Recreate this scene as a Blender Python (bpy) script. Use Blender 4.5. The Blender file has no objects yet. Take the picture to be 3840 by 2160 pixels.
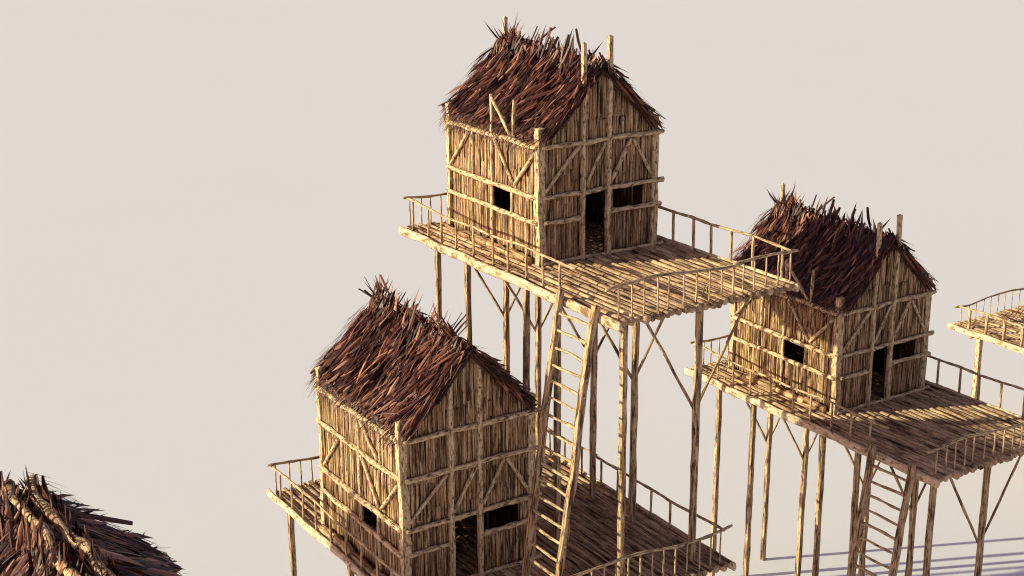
import bpy, math, random
from mathutils import Vector, Matrix, noise

C = bpy.context.scene.collection
R = math.radians
GZ = 26.0            # camera height above the ground

# ---------------------------------------------------------------- materials
def newmat(name):
    m = bpy.data.materials.new(name); m.use_nodes = True
    nt = m.node_tree; nt.nodes.clear()
    out = nt.nodes.new('ShaderNodeOutputMaterial'); b = nt.nodes.new('ShaderNodeBsdfPrincipled')
    nt.links.new(b.outputs[0], out.inputs[0])
    return m, nt, b

def ramp(nt, stops, interp='LINEAR'):
    r = nt.nodes.new('ShaderNodeValToRGB'); e = r.color_ramp.elements
    r.color_ramp.interpolation = interp
    while len(e) < len(stops): e.new(0.5)
    for k, (p, c) in enumerate(stops):
        e[k].position = p; e[k].color = (*c, 1)
    return r

def math_node(nt, op, a, b=None, clamp=False):
    n = nt.nodes.new('ShaderNodeMath'); n.operation = op; n.use_clamp = clamp
    for i, x in enumerate((a, b)):
        if x is None: continue
        if isinstance(x, (int, float)): n.inputs[i].default_value = x
        else: nt.links.new(x, n.inputs[i])
    return n.outputs[0]

def grain_coords(nt, su, sv, off):
    uv = nt.nodes.new('ShaderNodeUVMap'); uv.uv_map = 'UVMap'
    g = nt.nodes.new('ShaderNodeNewGeometry'); oi = nt.nodes.new('ShaderNodeObjectInfo')
    sep = nt.nodes.new('ShaderNodeSeparateXYZ'); nt.links.new(uv.outputs[0], sep.inputs[0])
    cmb = nt.nodes.new('ShaderNodeCombineXYZ')
    rnd = math_node(nt, 'ADD', math_node(nt, 'MULTIPLY', g.outputs['Random Per Island'], 41.0),
                    math_node(nt, 'MULTIPLY', oi.outputs['Random'], 19.0))
    nt.links.new(math_node(nt, 'MULTIPLY', sep.outputs[0], su), cmb.inputs[0])
    nt.links.new(math_node(nt, 'MULTIPLY', sep.outputs[1], sv), cmb.inputs[1])
    nt.links.new(math_node(nt, 'ADD', rnd, off), cmb.inputs[2])
    return cmb.outputs[0], g

def nz(nt, vec, scale, detail=5, rough=.6, dist=0.0):
    n = nt.nodes.new('ShaderNodeTexNoise'); n.inputs['Scale'].default_value = scale
    n.inputs['Detail'].default_value = detail; n.inputs['Roughness'].default_value = rough
    n.inputs['Distortion'].default_value = dist
    nt.links.new(vec, n.inputs['Vector']); return n.outputs[0]

def mixc(nt, f, a, b, mode='MIX'):
    n = nt.nodes.new('ShaderNodeMix'); n.data_type = 'RGBA'; n.blend_type = mode
    for s, x in ((n.inputs[0], f), (n.inputs[6], a), (n.inputs[7], b)):
        if isinstance(x, (int, float)): s.default_value = x
        elif isinstance(x, tuple): s.default_value = (*x, 1)
        else: nt.links.new(x, s)
    return n.outputs[2]

def wood(name, dark, mid, light, stain, su=22, sv=1.6, crack=.5, blotch=.5, bump=.7, vary=.35, bark=0.0):
    m, nt, b = newmat(name)
    v1, g = grain_coords(nt, su, sv, 0.0)
    v2, _ = grain_coords(nt, 3.5, 1.3, 7.0)
    v3, _ = grain_coords(nt, 60, 7, 3.0)
    s = nz(nt, v1, 1.0, 6, .62, .35)
    bl = nz(nt, v2, 1.6, 5, .65, .5)
    f = nz(nt, v3, 1.0, 3, .6)
    col = ramp(nt, [(.39, dark), (.455, mid), (.57, light), (.75, tuple(min(1, c * 1.12) for c in light))])
    nt.links.new(s, col.inputs[0])
    # warm stains with a shape of their own
    st = ramp(nt, [(.50, (0, 0, 0)), (.68, (1, 1, 1))]); nt.links.new(bl, st.inputs[0])
    c1 = mixc(nt, math_node(nt, 'MULTIPLY', st.outputs[0], blotch), col.outputs[0], stain)
    # dark weathering patches
    v4, _ = grain_coords(nt, 9, 2.6, 13.0)
    w = nz(nt, v4, 1.3, 6, .7, .8)
    wr = ramp(nt, [(.53, (0, 0, 0)), (.60, (1, 1, 1))]); nt.links.new(w, wr.inputs[0])
    c2 = mixc(nt, math_node(nt, 'MULTIPLY', wr.outputs[0], crack), c1, dark)
    # every stick a little lighter or darker
    k = math_node(nt, 'ADD', math_node(nt, 'MULTIPLY', g.outputs['Random Per Island'], vary), 1 - vary * .55)
    fk = math_node(nt, 'MULTIPLY', k, math_node(nt, 'ADD', math_node(nt, 'MULTIPLY', f, .5), .75))
    cmb = nt.nodes.new('ShaderNodeCombineColor')
    for i in range(3): nt.links.new(fk, cmb.inputs[i])
    nt.links.new(mixc(nt, 1.0, c2, cmb.outputs[0], 'MULTIPLY'), b.inputs['Base Color'])
    b.inputs['Roughness'].default_value = .85; b.inputs['Specular IOR Level'].default_value = .2
    h = math_node(nt, 'ADD', s, math_node(nt, 'MULTIPLY', f, .4))
    if bark:
        tc = nt.nodes.new('ShaderNodeTexCoord'); vo = nt.nodes.new('ShaderNodeTexVoronoi')
        vo.feature = 'DISTANCE_TO_EDGE'; vo.inputs['Scale'].default_value = 9
        mp = nt.nodes.new('ShaderNodeMapping'); nt.links.new(tc.outputs['Object'], mp.inputs[0])
        nt.links.new(mp.outputs[0], vo.inputs['Vector'])
        e = ramp(nt, [(0, (0, 0, 0)), (.06, (1, 1, 1))]); nt.links.new(vo.outputs[0], e.inputs[0])
        h = math_node(nt, 'ADD', h, math_node(nt, 'MULTIPLY', e.outputs[0], bark))
    bp = nt.nodes.new('ShaderNodeBump'); bp.inputs['Strength'].default_value = bump; bp.inputs['Distance'].default_value = .03
    nt.links.new(h, bp.inputs['Height']); nt.links.new(bp.outputs[0], b.inputs['Normal'])
    return m

M = {}
M['wall'] = wood('split_pole_wall', (.042, .020, .010), (.28, .16, .082), (.56, .38, .22), (.38, .155, .05), su=13, sv=.9, crack=.6, blotch=.5, vary=.55)
M['shade_lining'] = wood('shade_dark_laths', (.022, .012, .008), (.065, .037, .021), (.10, .06, .036), (.06, .032, .018), su=16, sv=1.3, crack=.6, blotch=.3, vary=.4)  # added laths, dark colour stands in for shade in plank gaps and interior
M['beam'] = wood('weathered_branch', (.13, .075, .038), (.55, .385, .225), (.70, .52, .325), (.45, .25, .115), su=14, sv=5, crack=.6, blotch=.4, vary=.2, bark=.4)
M['deck'] = wood('deck_pole_wood', (.045, .024, .015), (.36, .215, .12), (.60, .415, .245), (.38, .165, .07), su=9, sv=.8, crack=.55, blotch=.55, vary=.5, bark=.3)
M['edge'] = wood('pale_barked_log', (.25, .14, .075), (.60, .44, .285), (.72, .575, .40), (.56, .34, .18), su=7, sv=3.0, crack=.3, blotch=.35, vary=.15, bark=.9)
M['stilt'] = wood('stilt_wood', (.040, .024, .016), (.30, .19, .105), (.54, .385, .235), (.42, .18, .06), su=11, sv=1.1, crack=.85, blotch=.55, vary=.25)
M['rail'] = wood('rail_wood', (.12, .07, .036), (.42, .285, .16), (.60, .435, .26), (.42, .23, .11), su=20, sv=4, crack=.45, blotch=.4, vary=.2)

def straw():
    m, nt, b = newmat('palm_leaf_thatch')
    v, g = grain_coords(nt, 45, 1.2, 0.0)
    s = nz(nt, v, 1.0, 4, .6, .2)
    r = ramp(nt, [(0, (.022, .008, .009)), (.42, (.060, .016, .012)), (.68, (.115, .033, .020)), (.86, (.22, .082, .046)), (1, (.40, .195, .115))])
    nt.links.new(g.outputs['Random Per Island'], r.inputs[0])
    k = math_node(nt, 'ADD', math_node(nt, 'MULTIPLY', s, 1.1), .45)
    cmb = nt.nodes.new('ShaderNodeCombineColor')
    for i in range(3): nt.links.new(k, cmb.inputs[i])
    nt.links.new(mixc(nt, 1.0, r.outputs[0], cmb.outputs[0], 'MULTIPLY'), b.inputs['Base Color'])
    b.inputs['Roughness'].default_value = .5; b.inputs['Specular IOR Level'].default_value = .35
    bp = nt.nodes.new('ShaderNodeBump'); bp.inputs['Strength'].default_value = .4; bp.inputs['Distance'].default_value = .01
    nt.links.new(s, bp.inputs['Height']); nt.links.new(bp.outputs[0], b.inputs['Normal'])
    return m
M['straw'] = straw()

def ground_mat():
    m, nt, b = newmat('pale_plain_ground')
    tc = nt.nodes.new('ShaderNodeTexCoord')
    n = nz(nt, tc.outputs['Object'], .02, 3, .5)
    r = ramp(nt, [(.3, GROUND_A), (.7, GROUND_B)]); nt.links.new(n, r.inputs[0])
    nt.links.new(r.outputs[0], b.inputs['Base Color'])
    b.inputs['Roughness'].default_value = 1; b.inputs['Specular IOR Level'].default_value = 0
    return m
GROUND_A = (.80, .793, .812); GROUND_B = (.81, .803, .822)
M['ground'] = ground_mat()

# ---------------------------------------------------------------- mesh helpers
class MB:
    def __init__(s): s.v = []; s.f = []; s.uv = []
    def mesh(s, name, mat, smooth=True):
        me = bpy.data.meshes.new(name); me.from_pydata([tuple(x) for x in s.v], [], s.f)
        ul = me.uv_layers.new(name='UVMap'); k = 0
        flat = []
        for q in s.uv:
            for a in q: flat += [a[0], a[1]]
        ul.data.foreach_set('uv', flat)
        me.polygons.foreach_set('use_smooth', [smooth] * len(me.polygons))
        me.materials.append(M[mat]); me.update(); return me

def wob(p, seed, f): return noise.noise(Vector((p * f, seed * 7.31, seed * 3.7)))

def stick(mb, a, b, r, n=8, seg=.22, wr=.10, wc=.02, rs=None, wide=None, ratio=1.0, tip=.0, taper=1.0, sag=0.0, rnd=random):
    """an irregular pole from a to b; wide/ratio flatten it (wide = direction of its wide side)"""
    a = Vector(a); b = Vector(b); d = b - a; L = d.length
    if L < 1e-4: return
    d /= L
    if wide is None:
        wide = Vector((0, 0, 1)) if abs(d.z) < .9 else Vector((1, 0, 0))
    x = Vector(wide); x = (x - d * x.dot(d)).normalized(); y = d.cross(x)
    ns = max(2, int(L / seg) + 1); sd = rnd.random() * 100; base = len(mb.v)
    ph = rnd.random() * 6.28
    rr = [1 + (rnd.random() - .5) * wr for _ in range(n)]
    for i in range(ns + 1):
        t = i / ns; s = t * L
        c = a + d * s + x * (wob(s, sd, 1.1) * wc * 2) + y * (wob(s, sd + 11, 1.1) * wc * 2)
        if sag: c.z += sag * (wob(s, sd + 5, .45)) * 2
        ra = r * (1 + (taper - 1) * t) * (1 + wob(s, sd + 23, 3.1) * wr * 1.6)
        for j in range(n):
            an = 2 * math.pi * (j + .5) / n
            q = rr[j] * (1 + noise.noise(Vector((s * 4, j * 1.7, sd))) * wr)
            mb.v.append(c + x * (math.cos(an) * ra * q) + y * (math.sin(an) * ra * ratio * q))
    per = 2 * math.pi * r * (1 + ratio) / 2
    for i in range(ns):
        for j in range(n):
            k = (j + 1) % n
            mb.f.append((base + i * n + j, base + i * n + k, base + (i + 1) * n + k, base + (i + 1) * n + j))
            u0, u1 = per * j / n, per * (j + 1) / n; v0, v1 = L * i / ns, L * (i + 1) / ns
            mb.uv.append(((u0, v0), (u1, v0), (u1, v1), (u0, v1)))
    for e, s in ((0, -1), (ns, 1)):
        cc = sum((mb.v[base + e * n + j] for j in range(n)), Vector()) / n + d * s * tip * (0.6 + .8 * rnd.random())
        ci = len(mb.v); mb.v.append(cc)
        for j in range(n):
            k = (j + 1) % n
            A, B = base + e * n + j, base + e * n + k
            mb.f.append((ci, A, B) if s > 0 else (ci, B, A))
            mb.uv.append(((.3, 0), (.3 + .05 * math.cos(j), .02), (.3 + .05 * math.cos(j + 1), .02)))

def one(name, mat, *a, **k):
    flat = k.pop('flat', False); mb = MB(); stick(mb, *a, **k); return mb.mesh(name, mat, smooth=not flat)

def blade(mb, p, d, nrm, L, w, bend=0.0, point0=.35, rnd=random):
    """one dry leaf: narrow folded strip, pointed at both ends or cut off at one"""
    d = d.normalized(); side = d.cross(nrm).normalized(); nrm = side.cross(d).normalized()
    base = len(mb.v); K = 4
    cut = rnd.random() < .22
    prof = [point0, 1.0, .86, .04] if not cut else [.12, .7, 1.0, .8]
    fold = w * rnd.uniform(.1, .35)
    kink = rnd.uniform(-.06, .06) * L
    for i in range(K):
        t = i / (K - 1)
        c = p + d * (L * t) - nrm * (bend * L * t * t) + side * (kink * math.sin(t * 3.14))
        hw = w * .5 * prof[i]
        mb.v += [c - side * hw, c + nrm * fold * prof[i], c + side * hw]
    for i in range(K - 1):
        for j in range(2):
            q = base + i * 3 + j
            mb.f.append((q, q + 1, q + 4, q + 3))
            u0, u1 = w * j / 2, w * (j + 1) / 2; v0, v1 = L * i / (K - 1), L * (i + 1) / (K - 1)
            mb.uv.append(((u0, v0), (u1, v0), (u1, v1), (u0, v1)))

W = 4.0; D = 4.95

# ---------------------------------------------------------------- walls
def roofz(u, e): return 3.46 + e + (2 - abs(u - 2)) * .955

def wall_planks(axis, e, openings, rnd, back=False, gable=True):
    """axis 'u': a gable wall along u; axis 'v': a long wall along v. Split poles set side by side."""
    mb = MB(); x = .04; end = W if axis == 'u' else D
    rows = [(0.0, 2.0), (1.9, 3.42 if not e else 3.3)]
    if e: rows.append((3.2, 3.42 + e))
    if gable: rows.append((3.3 + e, 99))
    while x < end - .03:
        w = rnd.choice((.05, .058, .065, .075, .085, .1)); w = min(w, end - x); cx = x + w / 2
        for k, (z0, z1) in enumerate(rows):
            if z1 == 99:
                z1 = roofz(cx, e) - .02
                if z1 < z0 + .1: continue
                if z1 - z0 > 1.1 and rnd.random() < .6:
                    segs = [(z0, z0 + .75 + rnd.uniform(-.1, .1)), (z0 + .7, z1)]
                else: segs = [(z0, z1)]
            else: segs = [(z0 - (rnd.uniform(0, .12) if k else 0), z1 + rnd.uniform(-.06, .1))]
            if k == 1 and rnd.random() < .45:
                m = rnd.uniform(2.35, 2.75); segs = [(segs[0][0], m), (m - .03, segs[0][1])]
            for s0, s1 in segs:
                cuts = [(s0, s1)]
                for (o0, o1, h0, h1) in openings:
                    if o0 - .01 < cx < o1 + .01:
                        nc = []
                        for c0, c1 in cuts:
                            if h0 > c0: nc.append((c0, min(c1, h0)))
                            if h1 < c1: nc.append((max(c0, h1), c1))
                        cuts = nc
                for c0, c1 in cuts:
                    if c1 - c0 < .08: continue
                    ww = w * (.58 if back else .495) * (1 - (.12 if rnd.random() < .12 else 0))
                    off = rnd.uniform(-.024, .020) - (.012 * k if not back else 0)
                    ln = rnd.uniform(-.012, .012)
                    if axis == 'u': stick(mb, (cx, off, c0), (cx + ln, off, c1), ww, n=6, seg=.3, wr=.16, wc=.007, wide=(1, 0, 0), ratio=.62 * .08 / w, rnd=rnd)
                    else: stick(mb, (off, cx, c0), (off, cx + ln, c1), ww, n=6, seg=.3, wr=.16, wc=.007, wide=(0, 1, 0), ratio=.62 * .08 / w, rnd=rnd)
        x += w * (.985 if back else 1.0)
    return mb

def shade_lining(axis, e, openings, rnd, gable=True):
    """added laths behind a wall, coloured as shade, a few chinks left open"""
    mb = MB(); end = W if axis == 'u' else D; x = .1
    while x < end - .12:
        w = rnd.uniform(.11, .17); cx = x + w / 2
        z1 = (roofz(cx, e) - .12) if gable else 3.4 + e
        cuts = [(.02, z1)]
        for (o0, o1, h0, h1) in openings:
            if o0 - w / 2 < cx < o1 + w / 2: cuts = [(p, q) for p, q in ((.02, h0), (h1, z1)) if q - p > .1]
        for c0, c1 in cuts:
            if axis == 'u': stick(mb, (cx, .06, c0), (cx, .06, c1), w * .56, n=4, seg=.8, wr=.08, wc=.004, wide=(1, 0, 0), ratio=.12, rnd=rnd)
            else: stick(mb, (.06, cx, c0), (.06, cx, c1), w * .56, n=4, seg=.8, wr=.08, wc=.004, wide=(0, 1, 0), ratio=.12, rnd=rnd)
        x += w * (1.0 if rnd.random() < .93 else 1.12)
    return mb

# ---------------------------------------------------------------- thatch
def thatch(e, rnd, n1=2300, bare_ridge=False):
    mb = MB(); SL = 2.72; top0 = Vector((2, 0, 3.50 + e + 1.91)); Y = Vector((0, 1, 0))
    for sgn in (-1, 1):
        dn = Vector((sgn, 0, -.955)).normalized(); up = Vector((sgn * .955, 0, 1)).normalized()
        # under-layer of stems
        for q in range(52):
            v = -.14 + q * (D + .28) / 51
            st = top0 + Y * v + dn * rnd.uniform(0, .05) + up * rnd.uniform(-.03, .02)
            stick(mb, st, st + dn * (SL + rnd.uniform(-.14, .02)), .07, n=5, seg=.6, wr=.2, wc=.01, wide=(0, 1, 0), ratio=.4, rnd=rnd)
        for i in range(n1):
            s = rnd.random() ** .9 * SL - .05; v = rnd.uniform(-.18, D + .16)
            if bare_ridge and s < .3 and rnd.random() < .8: continue
            ridge = max(0, 1 - s / .9)
            yaw = rnd.gauss(-.22 + .36 * min(1, s / SL), .25)
            big = rnd.random()
            if big < .42: L, w = rnd.uniform(.5, 1.1), rnd.uniform(.075, .14)
            elif big < .74: L, w = rnd.uniform(.4, .85), rnd.uniform(.04, .08)
            else: L, w = rnd.uniform(.35, .9), rnd.uniform(.010, .028)
            over = s + L * math.cos(yaw) - SL
            if over > .05:
                if w > .03 or rnd.random() < .6: L -= max(0, over - rnd.uniform(-.08, .10))
                else: L = min(L, SL - s + rnd.uniform(.1, .6))
            if L < .15: continue
            lift = rnd.uniform(-.28, .34)
            d = dn * math.cos(yaw) + Y * math.sin(yaw) + up * lift
            h = .02 + rnd.random() * (.20 + (0 if bare_ridge else .12) * ridge)
            roll = rnd.gauss(0, .7)
            blade(mb, top0 + dn * s + Y * v + up * h, d, up + Y * math.sin(roll), L, w, bend=rnd.uniform(-.05, .12), rnd=rnd)
        # stiff leaves shooting up over the ridge
        for i in range(300 if bare_ridge else 330):
            v = rnd.uniform(-.22, D + .22); a = rnd.random()
            if not bare_ridge and rnd.random() < .2: v = D + rnd.uniform(-.9, .2)
            L = rnd.uniform(.25, .5) if bare_ridge else rnd.uniform(.35, .62) if a < .70 else (rnd.uniform(.6, .95) if a < .92 else rnd.uniform(.9, 1.25))
            if v < .5: L = min(L, .5)
            st = top0 + Y * v + dn * rnd.uniform(.12, .55) + up * rnd.uniform(.02, .14)
            d = -dn + up * (rnd.uniform(.15, 1.1) if bare_ridge else rnd.uniform(-.05, .55)) + Y * rnd.gauss(0, .28)
            blade(mb, st, d, up + Y * rnd.gauss(0, .7), L, rnd.uniform(.03, .075) if bare_ridge else rnd.uniform(.05, .125), bend=rnd.uniform(-.14, .05), point0=.6, rnd=rnd)
        if bare_ridge:
            for i in range(170):
                st = top0 + dn * rnd.uniform(.1, 2.5) + Y * (D + rnd.uniform(-.5, .2)) + up * rnd.uniform(.0, .1)
                blade(mb, st, dn * rnd.uniform(.3, 1) + up * rnd.uniform(.1, .6) + Y * rnd.uniform(-.2, .6), up + Y * rnd.gauss(0, .8), rnd.uniform(.25, .55), rnd.uniform(.02, .06), rnd=rnd)
        for i in range(150 if sgn > 0 else 40):
            st = top0 + dn * rnd.uniform(.2, 2.4) + Y * rnd.uniform(-.1, D + .2) + up * rnd.uniform(.05, .15)
            blade(mb, st, dn + up * rnd.uniform(.1, .5) + Y * rnd.gauss(0, .35), up, rnd.uniform(.3, .6), rnd.uniform(.02, .06), bend=rnd.uniform(-.02, .1), rnd=rnd)
        # long leaves running down the verges
        for gv, gs in ((-.20, -1), (D + .20, 1)):
            for i in range(120):
                s = rnd.uniform(-.1, 2.3); L = rnd.uniform(.4, 1.2); L = min(L, SL + .1 - s)
                st = top0 + dn * s + Y * (gv + rnd.uniform(-.10, .14)) + up * rnd.uniform(-.05, .16)
                d = dn + Y * (gs * rnd.uniform(-.22, .16)) + up * rnd.uniform(-.10, .14)
                blade(mb, st, d, up + Y * rnd.gauss(0, .9), L, rnd.uniform(.02, .09), bend=rnd.uniform(-.04, .10), rnd=rnd)
            for i in range(3):
                st = top0 + dn * rnd.uniform(.1, 1.5) + Y * (gv + gs * .06) + up * .02
                blade(mb, st, dn + Y * (-gs * .03) - up * .03, Y * gs, rnd.uniform(1.1, 1.35), .11, bend=.0, rnd=rnd)
            # outliers lying on top of the verge and standing free of the outline
            for i in range(60):
                st = top0 + dn * rnd.uniform(.0, 2.2) + Y * (gv + rnd.uniform(-.1, .3)) + up * rnd.uniform(.08, .26)
                blade(mb, st, dn + up * rnd.uniform(.0, .24) + Y * rnd.gauss(0, .2), up, rnd.uniform(.5, .95), rnd.uniform(.008, .025), bend=rnd.uniform(.0, .15), rnd=rnd)
        # thin straggling stems past the eaves
        for i in range(520 if sgn < 0 else 220):
            v = rnd.uniform(-.2, D + .25); L = rnd.uniform(.3, .85)
            st = top0 + dn * rnd.uniform(2.25, 2.7) + Y * v + up * rnd.uniform(0, .12)
            d = dn + Y * rnd.gauss(.1, .4) + up * rnd.uniform(-.4, .3)
            blade(mb, st, d, up, L, rnd.uniform(.014, .034), bend=rnd.uniform(0, .2), rnd=rnd)
        for i in range(6):
            v = rnd.uniform(0, D)
            blade(mb, top0 + dn * 2.7 + Y * v + up * .03, dn * .75 - up * .5 + Y * rnd.uniform(-.3, .3), up, rnd.uniform(.35, .6), .085, rnd=rnd)
    return mb

# ---------------------------------------------------------------- a hut and its platform as a list of parts
def hut_parts(e, seed, dormer, top_posts, bare=False):
    rnd = random.Random(seed); P = []
    def add(name, me, subs=()): P.append((name, me, list(subs)))
    HE, HL, HS = 3.38, 1.93, 1.2
    E2 = HE + e
    # walls: front gable, long side, back gable, far side
    fo = [(1.42, 2.22, .0, 1.9), (2.5, 3.64, 1.24, 1.9)]; so = [(1.42, 2.42, 1.22, 1.9)]
    for axis, ops, back, flip in (('u', fo, False, None), ('v', so, False, None), ('u', [], True, 1), ('v', [], True, 0)):
        gb = axis == 'u'
        mb = wall_planks(axis, e, ops, rnd, back=back, gable=gb); ml = shade_lining(axis, e, ops, rnd, gable=gb)
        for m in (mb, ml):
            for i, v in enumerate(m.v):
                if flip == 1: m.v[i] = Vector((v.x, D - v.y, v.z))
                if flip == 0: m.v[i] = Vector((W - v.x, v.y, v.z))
        add('wall', mb.mesh('wall', 'wall'), [('shade_lining', ml.mesh('shade_lining', 'shade_lining'))])
    # corner posts
    for (u, v, t) in ((0, 0, 3.91), (0, D, 3.89), (W, 0, 3.87), (W, D, 3.85)):
        add('corner_post', one('corner_post', 'beam', (u, v, -.15), (u + rnd.uniform(-.02, .02), v, t + e), .155, n=4, seg=.35, wr=.13, wc=.02, tip=.05, ratio=.9, flat=True, rnd=rnd))
    # gable posts, front and back
    tops = (6.16, 6.30) if top_posts else (roofz(1.376, e) + .0, roofz(2.265, e) + .0)
    add('gable_post', one('gable_post', 'beam', (1.376, -.13, -.1), (1.376, -.13, tops[0]), .086, n=4, seg=.3, wr=.12, wc=.014, tip=.05, flat=True, rnd=rnd))
    add('gable_post', one('gable_post', 'beam', (2.265, -.13, -.1), (2.265, -.13, tops[1]), .086, n=4, seg=.3, wr=.12, wc=.014, tip=.05, flat=True, rnd=rnd))
    add('gable_post', one('gable_post', 'beam', (2.08, D + .13, -.1), (2.08, D + .13, 6.33 if top_posts else roofz(2, e)), .086, n=4, seg=.3, wr=.12, wc=.014, tip=.05, flat=True, rnd=rnd))
    def beam(a, b, r=.072, **k): add('beam', one('beam', 'beam', a, b, r, n=8, seg=.16, wr=.22, wc=k.pop('wc', .018), tip=.02, rnd=rnd))
    y = -.105
    beam((.0, y, HE), (4.26, y, HE + .03)); beam((.0, y, HL), (4.28, y, HL + .03))
    if e: beam((.0, y, E2), (4.26, y, E2 + .03))
    beam((.05, y, HS), (1.33, y, HS + .01)); beam((2.28, y, HS + .05), (4.2, y, HS + .05))
    beam((.0, -.10, .03), (4.3, -.10, .03), .06)
    x = -.10
    beam((x, -.02, E2 + .0), (x - .02, D + .05, E2 - .02), .078); beam((x, .0, HL), (x, D, HL + .02), .078)
    if e: beam((x, 0, HE), (x, D, HE), .074)
    beam((x, .0, HS), (x, D, HS + .03), .074)
    if e: beam((x + .25, .3, E2 + .18), (x + .25, D - .2, E2 + .18), .07)
    # back and right side bands
    beam((-.1, D + .09, HE), (4.1, D + .09, HE)); beam((-.1, D + .09, HL), (4.1, D + .09, HL))
    beam((W + .09, -.1, E2), (W + .09, D + .1, E2)); beam((W + .09, -.1, HL), (W + .09, D + .1, HL)); beam((W + .09, 0, HS), (W + .09, D, HS))
    # studs on the side wall
    def stud(a, b, r=.055): add('stud', one('stud', 'beam', a, b, r, n=7, seg=.2, wr=.18, wc=.014, rnd=rnd))
    stud((-.06, 3.53, HL), (-.06, 3.53, HE + (0)))
    stud((-.06, 2.44, .0), (-.06, 2.44, 4.54 if dormer else E2)); stud((-.06, 1.37, .0), (-.06, 1.37, HL))
    if dormer:
        stud((-.10, 1.20, HE), (-.10, 1.20, 4.55))
        add('brace', one('brace', 'beam', (-.12, 2.38, 4.48), (-.12, 1.30, 3.5), .05, n=7, seg=.2, wr=.16, wc=.012, rnd=rnd))
    elif e: stud((-.06, 1.16, HE), (-.06, 1.16, E2))
    def brace(a, b): add('brace', one('brace', 'beam', a, b, .054, n=7, seg=.2, wr=.16, wc=.012, rnd=rnd))
    for h in [(HL, HE)]:
        z0, z1 = HL + .18, HE - .08
        brace((.08, y, z0), (1.27, y, z1)); brace((1.46, y, z0 + .02), (2.18, y, z1))
        brace((2.38, y, z0 + .04), (3.07, y, z1 + .02)); brace((3.16, y, z1 + .02), (3.86, y, z0 + .04))
        brace((x + .01, 4.74, z0), (x + .01, 3.72, z1 - .05)); brace((x + .01, 2.28, z1), (x + .01, 1.27, z0)); brace((x + .01, .14, z1 - .1), (x + .01, 1.18, z0))
        if e: brace((x + .01, 2.3, E2 - .1), (x + .01, 1.25, HE + .15))
    # heavy rough foot log along the side wall
    mb = MB(); v = .25
    while v < D - .2:
        L = rnd.uniform(.8, 1.4); L = min(L, D - .1 - v)
        if L > .2: stick(mb, (-.20, v, .06), (-.20, v + L, .07), .15, n=9, seg=.12, wr=.3, wc=.02, wide=(0, 0, 1), ratio=.8, tip=.04, rnd=rnd)
        v += L + .01
    add('foot_log', mb.mesh('foot_log', 'wall'))
    # thatched roof with its ridge poles and rafters
    rp = []
    RZ, RR = (5.52 + e, .085) if bare else (5.30 + e, .062)
    for du in ((-.12, .20) if bare else (-.19, .19)):
        rp.append(('ridge_pole', one('ridge_pole', 'stilt', (2 + du, -.12, RZ), (2 + du, D + .22, RZ), RR, n=8, seg=.2, wr=.3, wc=.05, tip=.03, rnd=rnd)))
    add('roof', thatch(e, rnd, bare_ridge=bare).mesh('roof', 'straw', smooth=False), rp)
    return P

def platform_parts(u0, u1, v0, v1, rails, seed, edge='edge'):
    rnd = random.Random(seed); P = []
    mb = MB(); u = u0 + .16
    while u < u1 - .02:
        w = rnd.uniform(.20, .25); v = v0 + rnd.uniform(-.05, .05); ends = v1 + rnd.uniform(-.04, .05)
        r = w * .455
        while v < ends - .05:
            L = rnd.choice((3.4, 4.6, 6.5, 12, 12)); L = min(L, ends - v)
            if ends - (v + L) < .8: L = ends - v
            dz = rnd.uniform(-.03, .012)
            stick(mb, (u + w / 2, v, -r * .85 + dz), (u + w / 2 + rnd.uniform(-.012, .012), v + L - .012, -r * .85 + dz + rnd.uniform(-.012, .012)), r * rnd.uniform(.94, 1.03), n=9, seg=.35, wr=.10, wc=.008,
                  wide=(1, 0, 0), ratio=1.1, tip=.07 if v < v0 + .3 else .0, rnd=rnd)
            v += L
        u += w
    P.append(('deck', mb.mesh('deck', 'deck'), []))
    for uu in (u0, u1):
        mb = MB(); stick(mb, (uu, v0 - .12, -.10), (uu, v1 + .08, -.09), .135, n=12, seg=.3, wr=.09, wc=.022, wide=(0, 0, 1), ratio=.5, tip=.07, rnd=rnd)
        P.append(('edge_log', mb.mesh('edge_log', edge), []))
    for (a, b, h, posts, r, sag, br) in rails:
        a = Vector((a[0], a[1], 0)); b = Vector((b[0], b[1], 0)); d = (b - a).normalized()
        for (p, q) in br:
            mbr = MB(); stick(mbr, a + d * p + Vector((0, 0, h)), a + d * q + Vector((0, 0, h)), .042, n=7, seg=.13, wr=.22, wc=.015, sag=sag, tip=.01, rnd=rnd)
            me = mbr.mesh('railing', 'rail')
            subs = []
            top = [(v - a).dot(d) for v in mbr.v]
            for s in posts:
                if not (p <= s < q or (s >= q and (p, q) == br[-1] and s < q + .3)): continue
                c = a + d * s
                near = [mbr.v[i].z for i in range(len(top)) if abs(top[i] - s) < .2]
                zt = (sum(near) / len(near)) if near else h
                subs.append(('baluster', one('baluster', 'rail', (c.x, c.y, -.06), (c.x + rnd.uniform(-.01, .01), c.y + rnd.uniform(-.01, .01), zt + .0), r, n=6, seg=.3, wr=.14, wc=.008, rnd=rnd)))
            P.append(('railing', me, subs))
    return P

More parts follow.
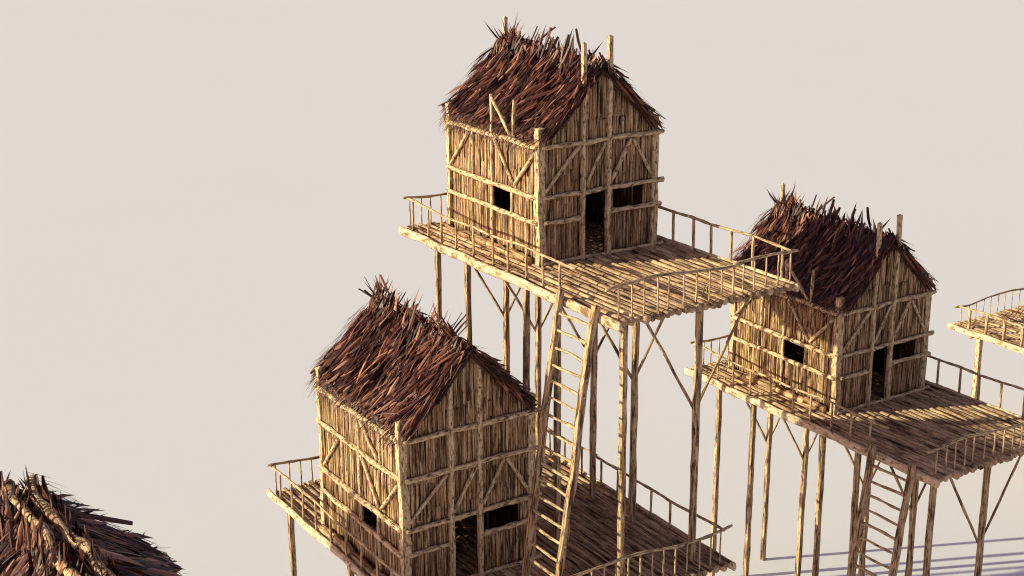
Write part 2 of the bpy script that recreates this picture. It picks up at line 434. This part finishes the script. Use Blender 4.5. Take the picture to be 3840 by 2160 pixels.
def stilt_parts(h, cols, rows, seed, vrows, arm=1.93):
    rnd = random.Random(seed); P = []
    for (u, v) in rows:
        P.append(('stilt', one('stilt', 'stilt', (u, v, -.12), (u + rnd.uniform(-.03, .03), v + rnd.uniform(-.03, .03), -h - .02), .106, n=4, seg=.5, wr=.10, wc=.010, flat=True, rnd=rnd), []))
    for (u, v) in vrows:
        for s in (-1, 1):
            P.append(('brace', one('brace', 'stilt', (u, v + .06, -3.42), (u + s * arm, v + .06, -.25), .042, n=6, seg=.4, wr=.12, wc=.012, rnd=rnd), []))
    for v in sorted(set(round(v, 1) for u, v in rows)):
        P.append(('bearer', one('bearer', 'stilt', (cols[0], v, -.23), (cols[1], v, -.23), .06, n=7, seg=.4, wr=.12, wc=.012, rnd=rnd), []))
    return P

def root(name, x, y, rz, label, cat, group=None):
    o = bpy.data.objects.new(name, None); C.objects.link(o); o.location = (x, y, 0); o.rotation_euler = (0, 0, rz)
    o.empty_display_size = .5
    o['label'] = label; o['category'] = cat
    if group: o['group'] = group
    return o

def put(r, parts, h):
    for name, me, subs in parts:
        o = bpy.data.objects.new(name, me); C.objects.link(o); o.parent = r; o.location = (0, 0, h)
        for n2, m2 in subs:
            s = bpy.data.objects.new(n2, m2); C.objects.link(s); s.parent = o

def spaced(a, b, st, rnd):
    out = []; x = a
    while x < b: out.append(x); x += st * rnd.uniform(.92, 1.08)
    return out

# ---- the platform of the tall houses (values in metres from the near hut corner)
rn = random.Random(5)
L_posts = [5.75 - v for v in (5.42, 4.47, 3.68, 2.81, 1.84, .74, -.04, -.97, -1.8, -2.59)]
F_posts = [u + 1.5 for u in (-1.1, -.7, -.3, .14, .49, .98, 1.41, 1.85, 2.27, 2.65, 3.0, 3.39, 3.81, 4.25, 4.68)]
R_posts = [5.75 - v for v in (5.4, 4.5, 3.6, 2.6, 1.7, .74, -.11, -1.05, -1.84, -2.72, -3.65, -4.82)]
B_posts = [u + 1.2 for u in (-.97, -.56, -.23, .15, .55, .95, 1.3, 1.7, 2.1, 2.5, 2.85, 3.25, 3.65, 4.05, 4.45)]
railsA = [((-1.1, 5.75), (-1.1, -3.4), .87, L_posts, .034, .05, [(0, 9.05)]),
          ((-1.5, -5.2), (5, -5.2), .90, F_posts, .024, .10, [(0, 4.4), (4.15, 6.4)]),
          ((4.72, 5.75), (4.72, -5.2), .90, R_posts, .042, .05, [(0, 10.9)]),
          ((-1.2, 5.85), (4.8, 5.85), .90, B_posts, .024, .08, [(0, 5.9)])]
hutA = hut_parts(0.0, 11, True, True)
platA = platform_parts(-1.27, 4.72, -5.35, 5.9, railsA, 21)
peg = one('peg', 'stilt', (2.10, -4.64, -.1), (2.14, -4.66, .2), .035, n=6, tip=.06, taper=.5)
platA.append(('peg', peg, [])); platA.append(('peg', one('peg', 'stilt', (2.26, -4.64, -.1), (2.25, -4.66, .16), .035, n=6, tip=.06, taper=.5), []))
rowsA = [(-.42, 5.1), (-.40, 3.35), (-.52, -.08), (-.52, -1.65), (-.52, -4.68), (2.15, 5.2), (2.15, 3.3), (2.15, .31), (2.12, -1.75), (2.13, -4.5)]
vA = [(2.15, 5.2), (2.15, 3.3), (2.15, .31), (2.12, -1.75), (2.13, -4.5)]

def ladder(name, x, y, rz, h, label, rnd):
    r = root(name, 0, 0, rz, label, 'ladder', 'ladders leaning on the platform edges')
    k = .142
    def pt(v, z): return Vector((-1.44 + k * z, v, h + z))
    c, s = math.cos(rz), math.sin(rz)
    r.location = (x + c * (-1.44 - k * h) - s * -3.8, y + s * (-1.44 - k * h) + c * -3.8, 0)
    off = Vector((-1.44 - k * h, -3.8, 0))
    for v, zt in ((-3.05, .28), (-4.59, .25)):
        me = one('side_rail', 'stilt', pt(v, zt) - off, pt(v, -h) - off, .118, n=4, seg=.4, wr=.14, wc=.025, tip=.03, wide=(0, 1, 0), flat=True, rnd=rnd)
        o = bpy.data.objects.new('side_rail', me); C.objects.link(o); o.parent = r
    z = -.33
    while z > -h + .3:
        me = one('rung', 'rail', pt(-2.98, z) - off + Vector((0, 0, rnd.uniform(-.02, .02))), pt(-4.65, z) - off + Vector((0, 0, rnd.uniform(-.02, .02))), .043, n=7, seg=.12, wr=.25, wc=.02, rnd=rnd)
        o = bpy.data.objects.new('rung', me); C.objects.link(o); o.parent = r
        z -= .455
    return r

GRP = 'thatched pole huts on tall stilts'
def tower(x, y, zr, ps, label, seed, name='stilt_house', hut=None):
    h = zr + GZ
    r = root(name, x, y, ps, label, 'stilt house', GRP)
    put(r, hut or hutA, h); put(r, platA, h); put(r, stilt_parts(h, (-1.15, 4.6), rowsA, seed, vA), h)
    return r, h

A_, hA = tower(.8026, 40.0384, -11.5949, .569, 'tallest stilt house, top middle, its front deck fully in view', 31)
ladder('ladder', .8026, 40.0384, .569, hA, 'long pole ladder leaning on the highest deck, beside the lower hut', random.Random(3))
B_, hB = tower(10.3993, 44.2205, -17.8552, .5741, 'stilt house at the right behind the highest deck, its roof mostly in shadow', 32)
ladder('ladder', 10.3993, 44.2205, .5741, hB, 'pole ladder leaning on the right-hand shadowed deck, at the bottom right', random.Random(4))

# near house: only the roof top shows; stands left and close
ex, ey = .8026, 40.0384
ca, sa = math.cos(.569), math.sin(.569)
lu, lv, lz = -19.80, -18.09, 2.76 - 5.6
E_, hE = tower(ex + lu * ca - lv * sa, ey + lu * sa + lv * ca, -11.595 + lz, .569, 'nearest thatched roof with two bare ridge poles, at the bottom left corner', 33, hut=hut_parts(0.0, 15, False, False, True))

# neighbour beyond the left edge, whose shadow falls on the lower hut
cx, cy, cz, cp = -2.8921, 35.3905, -19.5084, .5627
ca, sa = math.cos(cp), math.sin(cp)
lu, lv, lz = -14.8, 3.1, 0.0
F_, hF = tower(cx + lu * ca - lv * sa, cy + lu * sa + lv * ca, cz + lz, cp, 'stilt house beyond the left edge whose shadow falls on the lower hut', 34)

# ---- the lower house: taller hut, wide deck
CL = [8.15 - v for v in (7.48, 6.59, 5.78, 4.89, 3.9, 2.89, 1.93, 1.0, .1, -.8, -1.7, -2.6)]
CR = [8.15 - v for v in (7.6, 6.7, 5.77, 4.88, 3.94, 2.88, 2.0, 1.1, .3, -.61, -1.6, -2.61)]
CB = [u + .5 for u in (-.24, .22, .62, .98, 1.4, 1.8, 2.2, 2.6, 3.0, 3.4, 3.8, 4.2, 4.6, 5.0, 5.4, 5.8, 6.2, 6.6, 7.0, 7.4, 7.8, 8.2)]
CF = [u + .5 for u in (8.3, 7.96, 7.56, 7.11, 6.7, 6.3, 5.9, 5.5, 5.1, 4.7, 4.3, 3.9, 3.5, 3.1, 2.7, 2.3, 1.9, 1.5, 1.1, .7, .3)]
railsC = [((-.36, 8.15), (-.36, -3.2), .87, CL, .034, .05, [(0, 5.65), (5.55, 11.2)]),
          ((-.5, 8.07), (8.6, 8.07), .90, CB, .024, .10, [(0, 4.4), (4.2, 9.0)]),
          ((8.5, 8.15), (8.5, -3.2), .88, CR, .036, .05, [(0, 5.0), (4.9, 11.2)]),
          ((-.5, -3.12), (8.7, -3.12), .97, CF, .024, .10, [(0, 3.9), (3.7, 9.2)])]
hC = cz + GZ
r = root('stilt_house', cx, cy, cp, 'lower stilt house with the tallest wall, at the bottom left of centre', 'stilt house', GRP)
put(r, hut_parts(1.11, 12, False, False), hC)
put(r, platform_parts(-.42, 8.62, -3.25, 8.2, railsC, 22, 'edge'), hC)
rowsC = [(-.05, 7.5), (.1, 3.6), (.1, .3), (.1, -2.4), (4.2, 7.5), (4.2, 3.6), (4.2, .3), (4.2, -2.4), (8.1, 7.5), (8.1, 3.6), (8.1, .3), (8.1, -2.4)]
put(r, stilt_parts(hC, (-.3, 8.5), rowsC, 35, [(4.2, 7.5), (4.2, 3.6), (4.2, .3), (4.2, -2.4)], 1.93), hC)

# ---- platform at the right edge
ca, sa = math.cos(.569), math.sin(.569)
lu, lv = 26.15, 7.15
dx, dy = .8026 + lu * ca - lv * sa, 40.0384 + lu * sa + lv * ca
hD = GZ - 11.595 - 8.64
DB = [.42 + i * .47 for i in range(20)]
DL = [.72 + i * .92 for i in range(12)]
railsD = [((.28, .02), (.28, -10.6), .86, DL, .07, .05, [(0, 10.6)]),
          ((0, -.12), (9.2, -.12), .9, DB, .022, .14, [(0, 9.3)]),
          ((9.1, 0), (9.1, -10.6), .86, DL, .07, .05, [(0, 10.6)])]
r = root('stilt_platform', dx, dy, .569, 'empty railed pole platform cut by the right edge, standing on thick stilts', 'platform')
put(r, platform_parts(0.05, 9.3, -10.7, .12, railsD, 41), hD)
rowsD = [(.75, -.95), (.75, -5.2), (.75, -9.6), (4.6, -.95), (4.6, -5.2), (4.6, -9.6), (8.6, -.95), (8.6, -5.2), (8.6, -9.6)]
rd = random.Random(9)
put(r, [('stilt', one('stilt', 'beam', (u, v, -.1), (u, v, -hD), .155, n=4, seg=.6, wr=.10, wc=.015, flat=True, rnd=rd), []) for u, v in rowsD] +
       [('bearer', one('bearer', 'stilt', (.1, v, -.3), (9.1, v, -.3), .1, n=8, rnd=rd), []) for v in (-.95, -5.2, -9.6)], hD)

# ---------------------------------------------------------------- ground
S = 3000
me = bpy.data.meshes.new('ground'); me.from_pydata([(-S, -S, 0), (S, -S, 0), (S, S, 0), (-S, S, 0)], [], [(0, 1, 2, 3)])
me.materials.append(M['ground'])
g = bpy.data.objects.new('ground', me); C.objects.link(g); g['kind'] = 'structure'

# ---------------------------------------------------------------- light
SUN_EL = 16.5; SH_AZ = 9.0          # shadows run towards this azimuth (deg from +X, ccw)
sd = Vector((math.cos(R(SH_AZ)) * math.cos(R(SUN_EL)), math.sin(R(SH_AZ)) * math.cos(R(SUN_EL)), -math.sin(R(SUN_EL))))
l = bpy.data.lights.new('sun', 'SUN'); l.energy = 4.74; l.angle = R(.6); l.color = (1.0, .978, .652)
o = bpy.data.objects.new('sun', l); C.objects.link(o); o.rotation_euler = sd.to_track_quat('-Z', 'Y').to_euler(); o.location = (-40, 0, 60)

w = bpy.data.worlds.new('World'); bpy.context.scene.world = w; w.use_nodes = True
nt = w.node_tree; nt.nodes.clear()
out = nt.nodes.new('ShaderNodeOutputWorld'); bg = nt.nodes.new('ShaderNodeBackground'); sky = nt.nodes.new('ShaderNodeTexSky')
sky.sky_type = 'NISHITA'; sky.sun_disc = False; sky.sun_elevation = R(SUN_EL)
# to-sun azimuth measured clockwise from +Y
ts = -sd; sky.sun_rotation = math.atan2(ts.x, ts.y)
tint = nt.nodes.new('ShaderNodeMix'); tint.data_type = 'RGBA'; tint.blend_type = 'MULTIPLY'; tint.inputs[0].default_value = 1
SKY_TINT = (1.434, .966, .99, 1); tint.inputs[7].default_value = SKY_TINT
nt.links.new(sky.outputs[0], tint.inputs[6]); nt.links.new(tint.outputs[2], bg.inputs[0]); nt.links.new(bg.outputs[0], out.inputs[0])
bg.inputs[1].default_value = .10

# ---------------------------------------------------------------- camera
cam = bpy.data.cameras.new('camera'); cam.sensor_width = 36; cam.lens = 5506.1 / 3840 * 36
cam.clip_start = .5; cam.clip_end = 6000
co = bpy.data.objects.new('camera', cam); C.objects.link(co)
co.matrix_world = Matrix.Translation((0, 0, GZ)) @ Matrix.Rotation(math.pi / 2 - .2976, 4, 'X') @ Matrix.Rotation(-.0056, 4, 'Z')
bpy.context.scene.camera = co

sc = bpy.context.scene
sc.view_settings.view_transform = 'Standard'; sc.view_settings.look = 'None'
sc.view_settings.exposure = .45; sc.view_settings.gamma = 1
sc.cycles.filter_width = 1.1; sc.render.engine = 'CYCLES'; sc.cycles.max_bounces = 6; sc.cycles.diffuse_bounces = 4
